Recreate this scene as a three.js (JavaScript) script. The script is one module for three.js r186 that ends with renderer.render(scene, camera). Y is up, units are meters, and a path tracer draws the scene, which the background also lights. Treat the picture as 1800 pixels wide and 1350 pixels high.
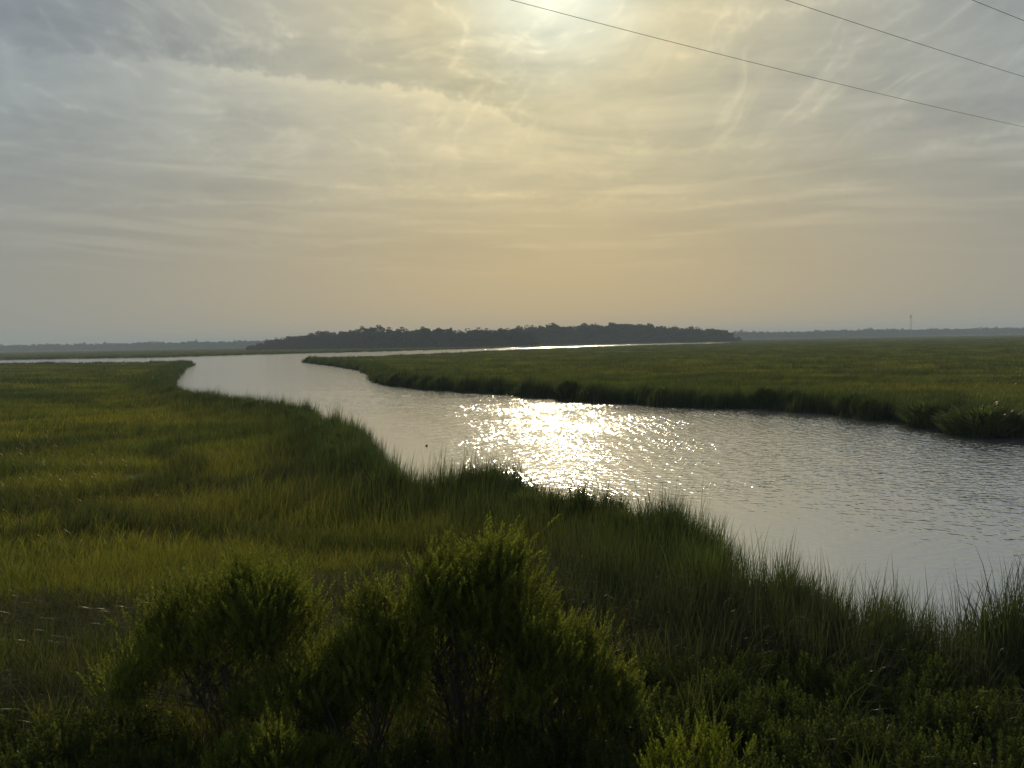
import * as THREE from 'three';
import { mergeGeometries } from 'three/addons/utils/BufferGeometryUtils.js';
import { createNoise2D } from 'simplex-noise';

// ------------------------------------------------------------------ camera, sky, sun, exposure
const scene = new THREE.Scene();
const camera = new THREE.PerspectiveCamera(53.1, 4 / 3, 0.1, 9000);
camera.position.set(0, 7, 0);
camera.rotation.order = 'YXZ';
camera.rotation.set(-0.05546, 0, -0.0172);
scene.add(camera);

const D2R = Math.PI / 180;
const SUN_AZ = 3.7 * D2R, SUN_EL = 25.2 * D2R;          // azimuth to the right of -z
const SUN_DIR = new THREE.Vector3(Math.sin(SUN_AZ) * Math.cos(SUN_EL), Math.sin(SUN_EL), -Math.cos(SUN_AZ) * Math.cos(SUN_EL));

const renderer = new THREE.WebGLRenderer({ antialias: true });
renderer.toneMapping = THREE.LinearToneMapping;
renderer.toneMappingExposure = 1.18;
renderer.shadowMap.enabled = true;

const sun = new THREE.DirectionalLight(new THREE.Color().setRGB(1, 0.82, 0.54), 2.8);
sun.position.copy(SUN_DIR).multiplyScalar(300);
sun.castShadow = true;
sun.shadow.radius = 3;
sun.shadow.mapSize.set(4096, 4096);
Object.assign(sun.shadow.camera, { left: -120, right: 120, top: 120, bottom: -120, near: 1, far: 900 });
scene.add(sun, sun.target);

// ------------------------------------------------------------------ seeded helpers
function rngOf(seed) {
  let a = seed >>> 0;
  return () => { a = (a + 0x6d2b79f5) | 0; let t = Math.imul(a ^ (a >>> 15), 1 | a); t = (t + Math.imul(t ^ (t >>> 7), 61 | t)) ^ t; return ((t ^ (t >>> 14)) >>> 0) / 4294967296; };
}
const noiseA = createNoise2D(rngOf(11)), noiseB = createNoise2D(rngOf(23)), noiseC = createNoise2D(rngOf(37));
const clamp = (x, a = 0, b = 1) => Math.min(b, Math.max(a, x));
const smooth = (a, b, x) => { const t = clamp((x - a) / (b - a)); return t * t * (3 - 2 * t); };
const mix = (a, b, t) => a + (b - a) * t;
function fbm(n, x, y, oct = 4, gain = 0.5, lac = 2.03) {
  let s = 0, a = 1, w = 0;
  for (let i = 0; i < oct; i++) { s += a * n(x, y); w += a; a *= gain; x = x * lac + 17.3; y = y * lac - 9.1; }
  return s / w;
}

// ------------------------------------------------------------------ sky: evening air with cirrus, a float equirectangular texture
function polyDist(p, x, y) {
  let best = 1e9;
  for (let i = 0; i + 1 < p.length; i++) {
    const [ax, ay] = p[i], [bx, by] = p[i + 1], dx = bx - ax, dy = by - ay;
    const t = clamp(((x - ax) * dx + (y - ay) * dy) / (dx * dx + dy * dy));
    const d = Math.hypot(x - ax - t * dx, y - ay - t * dy);
    if (d < best) best = d;
  }
  return best;
}
function lerpTable(t, x) {
  if (x <= t[0][0]) return t[0][1];
  for (let i = 0; i + 1 < t.length; i++) if (x < t[i + 1][0]) return mix(t[i][1], t[i + 1][1], (x - t[i][0]) / (t[i + 1][0] - t[i][0]));
  return t[t.length - 1][1];
}
{
  const W = 4096, H = 2048, data = new Float32Array(W * H * 4);
  const sx = SUN_DIR.x, sy = SUN_DIR.y, sz = SUN_DIR.z;
  // where the named cloud features stand, in degrees of azimuth and elevation
  const bankEdge = [[-60, 16.5], [-35.6, 17.8], [-27.2, 18.4], [-23.1, 18.75], [-21.4, 18.55], [-15.8, 18.3], [-11.1, 18.2], [-7.9, 18.0], [-5, 17.6], [-2.6, 17.05], [0, 16.2], [3, 14.8]];
  const wisps = [
    { p: [[-5.4, 24], [-4.9, 23], [-3.7, 22.5], [-2.8, 22], [-2.55, 21.3], [-3.1, 20.4], [-4.2, 19.3]], w: 0.2, a: 0.22 },
    { p: [[3, 25], [2.96, 23.3], [3.02, 22.4], [2.3, 21.8], [1.1, 21.1], [-0.4, 19.9]], w: 0.35, a: 0.16 },
    { p: [[16.9, 21.2], [15.8, 20.3], [14.6, 19.6], [12.6, 19.2]], w: 0.28, a: 0.16 },
    { p: [[18.3, 21.4], [16.9, 20.5], [15.4, 19.5]], w: 0.18, a: 0.12 },
    { p: [[12, 22.3], [13.5, 21.9], [16.5, 21.45], [20.3, 21.3], [26, 21.6]], w: 0.22, a: 0.16 },
    { p: [[30, 21.5], [27, 20.3], [24, 18.4], [21, 16.4]], w: 0.5, a: 0.1 },
    { p: [[-33, 8.7], [-27, 9.25], [-21.7, 9.68], [-14.1, 10.27], [-8, 10.5]], w: 0.14, a: 0.1 },
    { p: [[-3, 10.9], [1, 10.6], [4.4, 10.3], [7, 10.15]], w: 0.22, a: 0.12 },
    { p: [[7.2, 10.0], [8.6, 10.12], [10, 10.0], [12.6, 10.02]], w: 0.13, a: 0.11 },
    { p: [[28.3, 11.8], [31, 12.0], [33.5, 12.3], [37, 12.5]], w: 0.35, a: 0.14 },
    { p: [[-17.5, 22.6], [-16.4, 21.8], [-15.3, 20.8]], w: 0.35, a: 0.1 },
    { p: [[-20.8, 19.35], [-19.5, 19.9], [-18, 20.15], [-16.3, 20.0]], w: 0.5, a: 0.24 },
  ];
  const strand = rngOf(2024);                              // feathery strands combed by the wind at cirrus height
  for (let n = 0; n < 90; n++) {
    const a0 = -40 + 80 * strand(), e0 = 11 + 14 * strand(), dir = (a0 > 4 ? 0.62 : a0 > -6 ? 1.15 : 2.75) + (strand() - 0.5) * 0.8, len = 1.2 + 3.2 * strand(), curl = (strand() - 0.5) * 0.5, p = [];
    let pa = a0, pe = e0, d = dir;
    for (let k = 0; k < 6; k++) { p.push([pa, pe]); pa += Math.cos(d) * len / 5; pe += Math.sin(d) * len / 5 * 0.8; d += curl; }
    wisps.push({ p, w: 0.07 + 0.16 * strand(), a: (0.05 + 0.1 * strand()) * smooth(10, 15, e0) });
  }
  for (let n = 0; n < 36; n++) {
    const a0 = -40 + 80 * strand(), e0 = 6.5 + 7 * strand(), len = 3 + 7 * strand(), tilt = (strand() - 0.45) * 0.1;
    wisps.push({ p: [[a0, e0], [a0 + len * 0.5, e0 + tilt * len * 0.5 + 0.15 * (strand() - 0.5)], [a0 + len, e0 + tilt * len]], w: 0.07 + 0.1 * strand(), a: 0.03 + 0.07 * strand() });
  }
  for (const s of wisps) {
    s.lo = [Math.min(...s.p.map((q) => q[0])) - 1.8, Math.min(...s.p.map((q) => q[1])) - 1.8];
    s.hi = [Math.max(...s.p.map((q) => q[0])) + 1.8, Math.max(...s.p.map((q) => q[1])) + 1.8];
  }
  for (let j = 0; j < H; j++) {
    const elr = ((j + 0.5) / H - 0.5) * Math.PI, el = elr / D2R;
    for (let i = 0; i < W; i++) {
      const k = (j * W + i) * 4;
      data[k + 3] = 1;
      if (el < -1) { data[k] = 0.03; data[k + 1] = 0.034; data[k + 2] = 0.024; continue; }
      const th = ((i + 0.5) / W - 0.5) * 2 * Math.PI;     // atan2(z, x)
      const x = Math.cos(elr) * Math.cos(th), z = Math.cos(elr) * Math.sin(th), y = Math.sin(elr);
      let az = th / D2R + 90; if (az > 180) az -= 360;      // 0 straight ahead, + to the right
      const gam = Math.acos(clamp(x * sx + y * sy + z * sz, -1, 1)) / D2R;
      const e = Math.max(el, 0);
      // clear air: pale grey low down, bluer high up
      const up = smooth(2, 22, e), top = smooth(22, 75, e);
      let r = mix(0.228, 0.182, up), g = mix(0.247, 0.234, up), b = mix(0.236, 0.292, up);
      r = mix(r, 0.16, top); g = mix(g, 0.205, top); b = mix(b, 0.27, top);
      // forward scatter round the sun, reddened low over the horizon
      const low = 1 - smooth(0, 17, e), daz = az - SUN_AZ / D2R;
      const G = 0.57 * Math.exp(-Math.pow(gam / 19.5, 1.4)) + 0.1 * low * Math.exp(-((daz / 28) ** 2));
      const yellow = smooth(1, 10, gam);
      r += G; g += G * mix(0.95, 0.72, yellow) * mix(1, 0.66, low); b += G * mix(0.6, 0.12, yellow) * mix(1, -1.3, low);
      const core = Math.exp(-((gam / 3.4) ** 2));
      r += 0.2 * core; g += 0.19 * core; b += 0.11 * core;
      // cirrus: a thin uneven sheet, slanting filaments high up, level streaks lower down
      const m = 1 / (Math.max(y, 0) + 0.07), px = x * m, pz = z * m, back = 1 - smooth(120, 165, Math.abs(az));
      const wx = fbm(noiseB, px * 0.55 + 3.1, pz * 0.55, 3), wz = fbm(noiseC, px * 0.55, pz * 0.55 + 8.2, 3);
      const c = fbm(noiseA, px * 0.9 + 0.3 * wx, pz * 1.7 + 0.3 * wz, 5, 0.5), fleece = fbm(noiseB, px * 3.4 + wx, pz * 4.6 + wz, 5, 0.62);
      const wa = 3 * noiseA(az * 0.035, e * 0.06) + 0.5 * noiseB(az * 0.16, e * 0.2), wb = 2 * noiseB(az * 0.03 + 7, e * 0.07) + 0.3 * noiseC(az * 0.2, e * 0.25);
      const sl = clamp(0.3 + (az - 4) / 40, -0.12, 0.8), al = az * 0.8 + e * 0.6 * sl + wb, ac = (e - az * 0.6 * sl) * 0.9 + wa;
      const f1 = smooth(-0.15, 0.62, fbm(noiseC, al * 0.1 + 11, ac * 0.3, 6, 0.6)), f2 = smooth(-0.1, 0.6, fbm(noiseB, al * 0.13 - 4, ac * 1.1, 4, 0.6));
      const patch = smooth(-0.5, 0.45, fbm(noiseC, az * 0.06 + 1.7, e * 0.13 + 4.4, 3));
      const h1 = smooth(-0.05, 0.6, fbm(noiseA, az * 0.03 + 3, e * 0.62 + 0.02 * az + 0.12 * wa, 5, 0.55));
      const high = smooth(9.5, 16.5, e), mid = smooth(3, 9, e) * (1 - 0.75 * high);
      let cl = 0.1 * c * smooth(3, 14, e) + 0.075 * fleece * smooth(7, 15, e) + back * (high * (0.35 + 0.65 * patch) * (0.19 * (f1 - 0.4) + 0.2 * f1 * (f2 - 0.4)) + mid * (0.35 + 0.65 * patch) * 0.17 * (h1 - 0.35));
      // the long cloud bank with its ragged lit upper edge
      if (az > -75 && az < 8) {
        const rag = 0.55 * fbm(noiseA, az * 0.5, e * 0.7, 5, 0.6) + 0.12 * noiseB(az * 2.6, e * 2.6);
        const d = lerpTable(bankEdge, az) + rag - e, side = (1 - smooth(-3, 6, az)) * smooth(-75, -40, az);
        cl += side * (0.19 * mix(0.3, 1, smooth(-27, -20, az)) * smooth(-0.12, 0.25, d) * Math.exp(-Math.max(d, 0) / 1.5) + 0.07 * smooth(-0.1, 0.6, d) * (1 - smooth(5, 9, d)) - 0.035 * smooth(0.1, -0.4, d) * (1 - smooth(1.2, 3.6, -d)));
      }
      for (const s of wisps) {
        if (az < s.lo[0] || az > s.hi[0] || e < s.lo[1] || e > s.hi[1]) continue;
        const jx = 0.4 * fbm(noiseB, az * 0.35, e * 0.45, 3, 0.42), jy = 0.25 * fbm(noiseC, az * 0.45, e * 0.55, 3, 0.42);
        const d = polyDist(s.p, az + jx, e + jy) / s.w;
        cl += 0.75 * s.a * Math.exp(-d * d) * (0.55 + 0.45 * noiseA(az * 0.9, e * 1.6)) + 0.3 * s.a * Math.exp(-d * d / 9) * (0.6 + 0.4 * noiseB(az * 2, e * 2));
      }
      const lit = 1 + 1.15 * cl, near = Math.exp(-gam / 22);
      r *= lit * (1 + cl * 0.25 * near); g *= lit; b *= lit * (1 - cl * 0.2);
      data[k] = Math.max(r, 0.02); data[k + 1] = Math.max(g, 0.02); data[k + 2] = Math.max(b, 0.02);
    }
  }
  const tex = new THREE.DataTexture(data, W, H, THREE.RGBAFormat, THREE.FloatType);
  tex.mapping = THREE.EquirectangularReflectionMapping;
  tex.magFilter = THREE.LinearFilter; tex.minFilter = THREE.LinearFilter;
  tex.colorSpace = THREE.LinearSRGBColorSpace;
  tex.needsUpdate = true;
  scene.background = tex;
  scene.environment = tex;
}
scene.fog = new THREE.FogExp2(new THREE.Color().setRGB(0.7, 0.85, 1), 0.00023);

// ------------------------------------------------------------------ object helpers
const used = new Map();
function numbered(n) { const k = used.get(n) ?? 0; used.set(n, k + 1); return k ? `${n}_${String(k).padStart(3, '0')}` : n; }
function tag(o, label, category, group, kind) {
  o.userData.label = label;
  if (category) o.userData.category = category;
  if (group) o.userData.group = group;
  if (kind) o.userData.kind = kind;
  return o;
}
function shadows(o) { o.castShadow = true; o.receiveShadow = true; return o; }
function meshOf(name, geo, mat, parent) { const m = shadows(new THREE.Mesh(geo, mat)); m.name = parent === scene ? numbered(name) : name; parent.add(m); return m; }
function groupAt(name, x = 0, y = 0, z = 0) { const g = new THREE.Group(); g.name = numbered(name); g.position.set(x, y, z); scene.add(g); return g; }
const _m = new THREE.Matrix4(), _q = new THREE.Quaternion(), _e = new THREE.Euler(), _p = new THREE.Vector3(), _s = new THREE.Vector3();
function placeAll(name, geo, mat, list, parent) {       // list: {x,y,z,rx,ry,rz,sx,sy,sz,c}
  const im = shadows(new THREE.InstancedMesh(geo, mat, list.length));
  im.name = name; im.userData.kind = 'stuff';
  const col = new THREE.Color();
  list.forEach((o, i) => {
    if (o.q) _q.copy(o.q); else _q.setFromEuler(_e.set(o.rx ?? 0, o.ry ?? 0, o.rz ?? 0, 'YXZ'));
    _m.compose(_p.set(o.x, o.y, o.z), _q, _s.set(o.sx, o.sy ?? o.sx, o.sz ?? o.sx));
    im.setMatrixAt(i, _m);
    if (o.c) im.setColorAt(i, col.setRGB(o.c[0], o.c[1], o.c[2]));
  });
  parent.add(im);
  return im;
}

// ------------------------------------------------------------------ the shores (metres, x right, z towards the viewer)
const nearLand = [[-900, -470], [-500, -392], [-221.7, -333.2], [-172.1, -312], [-146, -310], [-122.4, -294.7], [-109.2, -255.6], [-79.3, -180.3], [-56.3, -124.6], [-49.6, -109.4], [-39.2, -92.7], [-30.4, -81.9], [-24.1, -75.6], [-18.1, -67.6], [-15.1, -59.5], [-12, -53.8], [-10.3, -50.2], [-8.7, -43.7], [-6.8, -37.9], [-5, -33.4], [-3.8, -31.4], [-2.4, -32], [-1.3, -33.3], [-0.1, -31.8], [0.9, -29.8], [1.7, -27.8], [2.8, -27.1], [3.7, -26.6], [4.3, -25.2], [5.2, -24.1], [5.8, -23.2], [5.9, -21.6], [5.4, -20.2], [5.1, -19], [5.5, -18.3], [6, -18.1], [6.7, -18], [7.3, -17.4], [7.6, -16.5], [8.1, -15.9], [8.5, -15.3], [9.3, -15.5], [10.5, -15.6], [13, -15], [20, -13.5], [50, -9], [300, 20], [300, 400], [-900, 400]];
const rightLand = [[-83.1, -308.3], [-69.6, -277.3], [-52.7, -237.7], [-38.3, -199.2], [-30.8, -169.6], [-24.8, -139.4], [-20.1, -128.9], [-14, -117.8], [-4, -106], [3.5, -94.6], [9.6, -86.2], [15, -81.2], [19.2, -76.2], [24.5, -75.2], [25.8, -72.4], [28.4, -70.8], [29, -67.4], [29.4, -63.9], [32.2, -62], [31, -58], [31.8, -55], [31.5, -51.7], [34, -50.8], [48, -48], [90, -42], [400, -25], [5000, 100], [5000, -1300], [400, -1300], [338, -1128], [232.2, -823.9], [101.2, -680.5], [21, -557.2], [-30.7, -418.7], [-54.6, -371.1], [-75.4, -340.8]];
const farLand = [[-7000, -900], [-900, -600], [-359.5, -540.6], [-298.2, -538.2], [-243.2, -531.1], [-206.5, -595.2], [-141.2, -638.4], [-54.2, -741.3], [33, -872.4], [157.6, -1059.7], [320, -1125], [5000, -1120], [5000, -7000], [-7000, -7000]];
function signed(poly, x, z) {
  let d2 = 1e18, inside = false;
  for (let i = 0, j = poly.length - 1; i < poly.length; j = i++) {
    const [xi, zi] = poly[i], [xj, zj] = poly[j], dx = xj - xi, dz = zj - zi;
    let t = ((x - xi) * dx + (z - zi) * dz) / (dx * dx + dz * dz); t = t < 0 ? 0 : t > 1 ? 1 : t;
    const ex = x - xi - t * dx, ez = z - zi - t * dz, q = ex * ex + ez * ez;
    if (q < d2) d2 = q;
    if ((zi > z) !== (zj > z) && x < ((xj - xi) * (z - zi)) / (zj - zi) + xi) inside = !inside;
  }
  return (inside ? 1 : -1) * Math.sqrt(d2);
}
function shoreWobble(x, z) { return 1.1 * smooth(35, 60, Math.hypot(x, z)) * noiseC(x * 0.14, z * 0.14) + 0.55 * noiseA(x * 0.35, z * 0.35) + 0.25 * noiseB(x * 0.9, z * 0.9); }
const landOf = (x, z) => Math.max(signed(nearLand, x, z), signed(rightLand, x, z), signed(farLand, x, z)) + shoreWobble(x, z);
function groundY(x, z, d = landOf(x, z)) {
  let y = -0.85 + 1.3 * smooth(-1.6, 1.3, d);
  const r = Math.hypot(x, z);
  if (d > 0) y += smooth(0, 4, d) * (0.1 * noiseA(x * 0.09, z * 0.09) + 0.05 * noiseB(x * 0.5, z * 0.5));
  y += 2.4 * smooth(10, 2.5, r) * smooth(-2, 3, d);
  return y;
}

// ------------------------------------------------------------------ ground
function mudTexture() {
  const n = 512, a = new Uint8Array(n * n * 4), r = rngOf(5);
  for (let j = 0; j < n; j++) for (let i = 0; i < n; i++) {
    const u = i / n * Math.PI * 2, v = j / n * Math.PI * 2;
    const c = fbm(noiseA, 3 * Math.cos(u) + 7, 3 * Math.sin(u) + 3 * Math.cos(v), 4) + fbm(noiseB, 9 * Math.sin(v), 9 * Math.cos(u) + 9 * Math.sin(u), 3) * 0.5;
    const t = clamp(0.5 + 0.4 * c + 0.18 * (r() - 0.5)), k = (j * n + i) * 4;
    a[k] = mix(48, 84, t); a[k + 1] = mix(43, 74, t); a[k + 2] = mix(32, 54, t); a[k + 3] = 255;
  }
  const t = new THREE.DataTexture(a, n, n); t.colorSpace = THREE.SRGBColorSpace; t.magFilter = THREE.LinearFilter;
  t.wrapS = t.wrapT = THREE.RepeatWrapping; t.needsUpdate = true; return t;
}
function polarSheet(rings, angles, heightAt, keep) {
  const nr = rings.length, na = angles.length, pos = new Float32Array(nr * na * 3), uv = new Float32Array(nr * na * 2), flag = new Uint8Array(nr * na), idx = [];
  for (let i = 0; i < nr; i++) for (let j = 0; j < na; j++) {
    const x = Math.sin(angles[j]) * rings[i], z = -Math.cos(angles[j]) * rings[i], k = i * na + j;
    const y = heightAt(x, z, i, j, k);
    pos[k * 3] = x; pos[k * 3 + 1] = y; pos[k * 3 + 2] = z; uv[k * 2] = x; uv[k * 2 + 1] = -z;
    flag[k] = keep ? keep(k) : 1;
  }
  for (let i = 0; i + 1 < nr; i++) for (let j = 0; j < na; j++) {
    const j2 = (j + 1) % na, a = i * na + j, b = i * na + j2, c = a + na, d = b + na;
    if (!(flag[a] || flag[b] || flag[c] || flag[d])) continue;
    idx.push(a, b, c, b, d, c);
  }
  const g = new THREE.BufferGeometry();
  g.setAttribute('position', new THREE.BufferAttribute(pos, 3));
  g.setAttribute('uv', new THREE.BufferAttribute(uv, 2));
  g.setIndex(idx);
  g.computeVertexNormals();
  return g;
}
function angleList(lo, hi, step, coarse) {
  const a = [];
  for (let t = lo; t < hi; t += step) a.push(t * D2R);
  for (let t = hi; t < 360 + lo - coarse * 0.4; t += coarse) a.push(t * D2R);
  return a;
}
{
  const rings = [0.3]; while (rings[rings.length - 1] < 6800) rings.push(rings[rings.length - 1] * 1.02 + 0.05);
  const g = polarSheet(rings, angleList(-44, 44, 0.28, 3), (x, z) => groundY(x, z));
  for (let i = 0, u = g.attributes.uv; i < u.count; i++) u.setXY(i, u.getX(i) / 5, u.getY(i) / 5);
  const o = meshOf('marsh_ground', g, new THREE.MeshStandardMaterial({ map: mudTexture(), roughness: 0.85 }), scene);
  tag(o, 'dark mud ground of the salt marsh under the grass', null, null, 'structure');
}

// ------------------------------------------------------------------ water: wind waves as real relief, fine ripples as a normal map
function rippleTexture() {
  const n = 1024, tile = 9, r = rngOf(77), waves = [];
  for (let i = 0; i < 46; i++) {
    const lam = 0.14 * Math.pow(4.5, r()), dir = Math.PI / 2 + (r() + r() - 1) * 1.5, k = tile / lam;
    waves.push([Math.round(k * Math.cos(dir)), Math.round(k * Math.sin(dir)), r() * 6.283, 1]);
  }
  const s = 0.115 * Math.sqrt(2 / waves.length), a = new Uint8Array(n * n * 4);
  for (let j = 0; j < n; j++) for (let i = 0; i < n; i++) {
    let sx = 0, sy = 0;
    for (const [kx, ky, ph] of waves) {
      const c = Math.cos((kx * i + ky * j) / n * 6.28318 + ph) * s, l = Math.hypot(kx, ky) || 1;
      sx += c * kx / l; sy += c * ky / l;
    }
    const il = 1 / Math.hypot(sx, sy, 1), k = (j * n + i) * 4;
    a[k] = (-sx * il * 0.5 + 0.5) * 255; a[k + 1] = (-sy * il * 0.5 + 0.5) * 255; a[k + 2] = (il * 0.5 + 0.5) * 255; a[k + 3] = 255;
  }
  const t = new THREE.DataTexture(a, n, n); t.magFilter = THREE.LinearFilter; t.wrapS = t.wrapT = THREE.RepeatWrapping; t.needsUpdate = true;
  t.repeat.set(1 / tile, 1 / tile);
  return t;
}
const ripples = rippleTexture();
// how strongly the wind roughens the water at a spot: slack under the near bank, gusty further out
function windAt(x, z) {
  const away = -signed(nearLand, x, z);
  const gust = 0.78 + 0.5 * fbm(noiseC, x * 0.05 + 3, z * 0.035, 3) + 0.25 * noiseB(x * 0.13, z * 0.16);
  return Math.max(0.13, smooth(1 + 2 * noiseB(x * 0.06, 3.3), mix(8.5, 14, smooth(3, 12, Math.abs(x - 2))) + 3 * noiseA(x * 0.05, 1), away) * clamp(gust, 0.3, 1.3));
}
const REACH = { x0: -30, x1: 70, z0: -110, z1: -14 };      // metres: the stretch of creek nearest the viewer
function reachTexture() {                                  // its ripples, one by one, without repeats
  const n = 2048, r = rngOf(79), waves = [], a = new Uint8Array(n * n * 4), W = REACH.x1 - REACH.x0, D = REACH.z1 - REACH.z0;
  for (let i = 0; i < 34; i++) {
    const lam = 0.18 * Math.pow(5, r()), dir = Math.PI / 2 + (r() + r() + r() - 1.5) * 1.3, k = 6.28318 / lam;
    waves.push([k * Math.cos(dir), k * Math.sin(dir), r() * 6.283, Math.cos(dir), Math.sin(dir)]);
  }
  const s = 0.2 * Math.sqrt(2 / waves.length), gn = 129, wind = new Float32Array(gn * gn), bend = new Float32Array(gn * gn);
  for (let j = 0; j < gn; j++) for (let i = 0; i < gn; i++) {
    const x = REACH.x0 + W * i / (gn - 1), z = REACH.z1 - D * j / (gn - 1);
    wind[j * gn + i] = windAt(x, z); bend[j * gn + i] = 2.2 * noiseA(x * 0.3, z * 0.3);
  }
  const look = (g, u, v) => { const i = Math.min(gn - 2, Math.floor(u)), j = Math.min(gn - 2, Math.floor(v)), p = u - i, q = v - j, o = j * gn + i; return mix(mix(g[o], g[o + 1], p), mix(g[o + gn], g[o + gn + 1], p), q); };
  for (let j = 0; j < n; j++) for (let i = 0; i < n; i++) {
    const u = (i + 0.5) / n, v = (j + 0.5) / n, x = W * u, y = D * v, A = look(wind, u * (gn - 1), v * (gn - 1)) * s, B = look(bend, u * (gn - 1), v * (gn - 1));
    let sx = 0, sy = 0;
    for (let q = 0; q < waves.length; q++) { const w = waves[q], c = Math.cos(w[0] * x + w[1] * y + w[2] + B * (q & 1 ? 1 : -0.7)); sx += c * w[3]; sy += c * w[4]; }
    const choppy = smooth(4, 22, REACH.x0 + x);          // the wind is stronger on the right of the reach
    sx *= A * mix(0.85, 0.9, choppy); sy *= A * mix(0.67, 0.8, choppy);
    const il = 1 / Math.hypot(sx, sy, 1), k = (j * n + i) * 4;
    a[k] = (-sx * il * 0.5 + 0.5) * 255; a[k + 1] = (-sy * il * 0.5 + 0.5) * 255; a[k + 2] = (il * 0.5 + 0.5) * 255; a[k + 3] = 255;
  }
  const t = new THREE.DataTexture(a, n, n); t.magFilter = THREE.LinearFilter; t.wrapS = t.wrapT = THREE.ClampToEdgeWrapping; t.needsUpdate = true;
  t.repeat.set(1 / W, 1 / D); t.offset.set(-REACH.x0 / W, REACH.z1 / D);
  return t;
}
function waterMaterial(scale, map = ripples) {
  return new THREE.MeshPhysicalMaterial({ color: new THREE.Color().setRGB(0.55, 0.57, 0.6), metalness: 0.9, roughness: 0.1, ior: 1.34, normalMap: map, normalScale: new THREE.Vector2(scale, scale) });
}
{
  const rings = [2, 6, 10, 13];
  while (rings[rings.length - 1] < 6800) {
    const r = rings[rings.length - 1];
    rings.push(r + (r < 64 ? 0.16 : r < 240 ? 0.16 + (r - 64) * 0.0045 : r * 0.035));
  }
  const steps = rings.map((r, i) => Math.max(i ? r - rings[i - 1] : 1, r * 0.0024));
  const rnd = rngOf(99), waves = [];
  for (let i = 0; i < 36; i++) {
    const lam = 0.6 * Math.pow(3.5, rnd()), dir = Math.PI / 2 - 0.15 + (rnd() + rnd() + rnd() - 1.5) * 1.45;
    waves.push({ lam, k: 6.28318 / lam, cx: Math.cos(dir), cz: Math.sin(dir), ph: rnd() * 6.283 });
  }
  const slope = 0.045 * Math.sqrt(2 / waves.length), land = [];
  const g = polarSheet(rings, angleList(-27, 44, 0.17, 4), (x, z, i, j, k) => {
    const near = signed(nearLand, x, z), d = Math.max(near, signed(rightLand, x, z), signed(farLand, x, z)) + shoreWobble(x, z);
    land[k] = d;
    if (d > 2.5) return 0;
    const wind = windAt(x, z) * (1 - 0.4 * smooth(-4, 0, d));
    let y = 0;
    for (const w of waves) {
      const res = clamp((w.lam / steps[i] - 2.2) / 2);
      if (res <= 0) continue;
      const p = w.k * (x * w.cx + z * w.cz) + w.ph + 0.8 * noiseA(x * 0.21, z * 0.21);
      y += res * slope / w.k * (Math.cos(p) + 0.18 * Math.cos(2 * p));
    }
    return y * wind;
  }, (k) => land[k] < 2);
  // the near reach carries its own ripple map; farther off the tiled one
  const idx = g.index.array, pos = g.attributes.position, bands = [120, 200, 1e9], lists = [[], [], [], []];
  for (let t = 0; t < idx.length; t += 3) {
    const inside = [0, 1, 2].every((q) => { const X = pos.getX(idx[t + q]), Z = pos.getZ(idx[t + q]); return X > REACH.x0 && X < REACH.x1 && Z > REACH.z0 && Z < REACH.z1; });
    const r = Math.hypot(pos.getX(idx[t]), pos.getZ(idx[t]));
    lists[inside ? 0 : 1 + bands.findIndex((b) => r < b)].push(idx[t], idx[t + 1], idx[t + 2]);
  }
  g.setIndex([].concat(...lists));
  let at = 0; lists.forEach((l, i) => { g.addGroup(at, l.length, i); at += l.length; });
  const o = meshOf('creek_water', g, [waterMaterial(1, reachTexture()), waterMaterial(1), waterMaterial(1.15), waterMaterial(1.3)], scene);
  tag(o, 'rippled tidal creek water glittering under the low sun', null, null, 'structure');
}

// ------------------------------------------------------------------ foliage builders
const leafMat = (o = {}) => new THREE.MeshPhysicalMaterial({ vertexColors: true, side: THREE.DoubleSide, roughness: 0.95, transmission: 0.52, thickness: 0, specularIntensity: 0.15, clearcoat: 0.18, clearcoatRoughness: 0.26, ...o });
const GRASS = leafMat(), LEAF = leafMat({ transmission: 0.52, clearcoat: 0.05, specularIntensity: 0.08 }), TREE = leafMat({ transmission: 0.2, clearcoat: 0 });
const BARK = new THREE.MeshStandardMaterial({ color: new THREE.Color().setRGB(0.06, 0.048, 0.036), roughness: 0.9 });

function ribbonSet() { return { p: [], c: [], i: [] }; }
function ribbonGeo(s) {
  const g = new THREE.BufferGeometry();
  g.setAttribute('position', new THREE.Float32BufferAttribute(s.p, 3));
  g.setAttribute('color', new THREE.Float32BufferAttribute(s.c, 3));
  g.setIndex(s.i); g.computeVertexNormals();
  return g;
}
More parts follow.
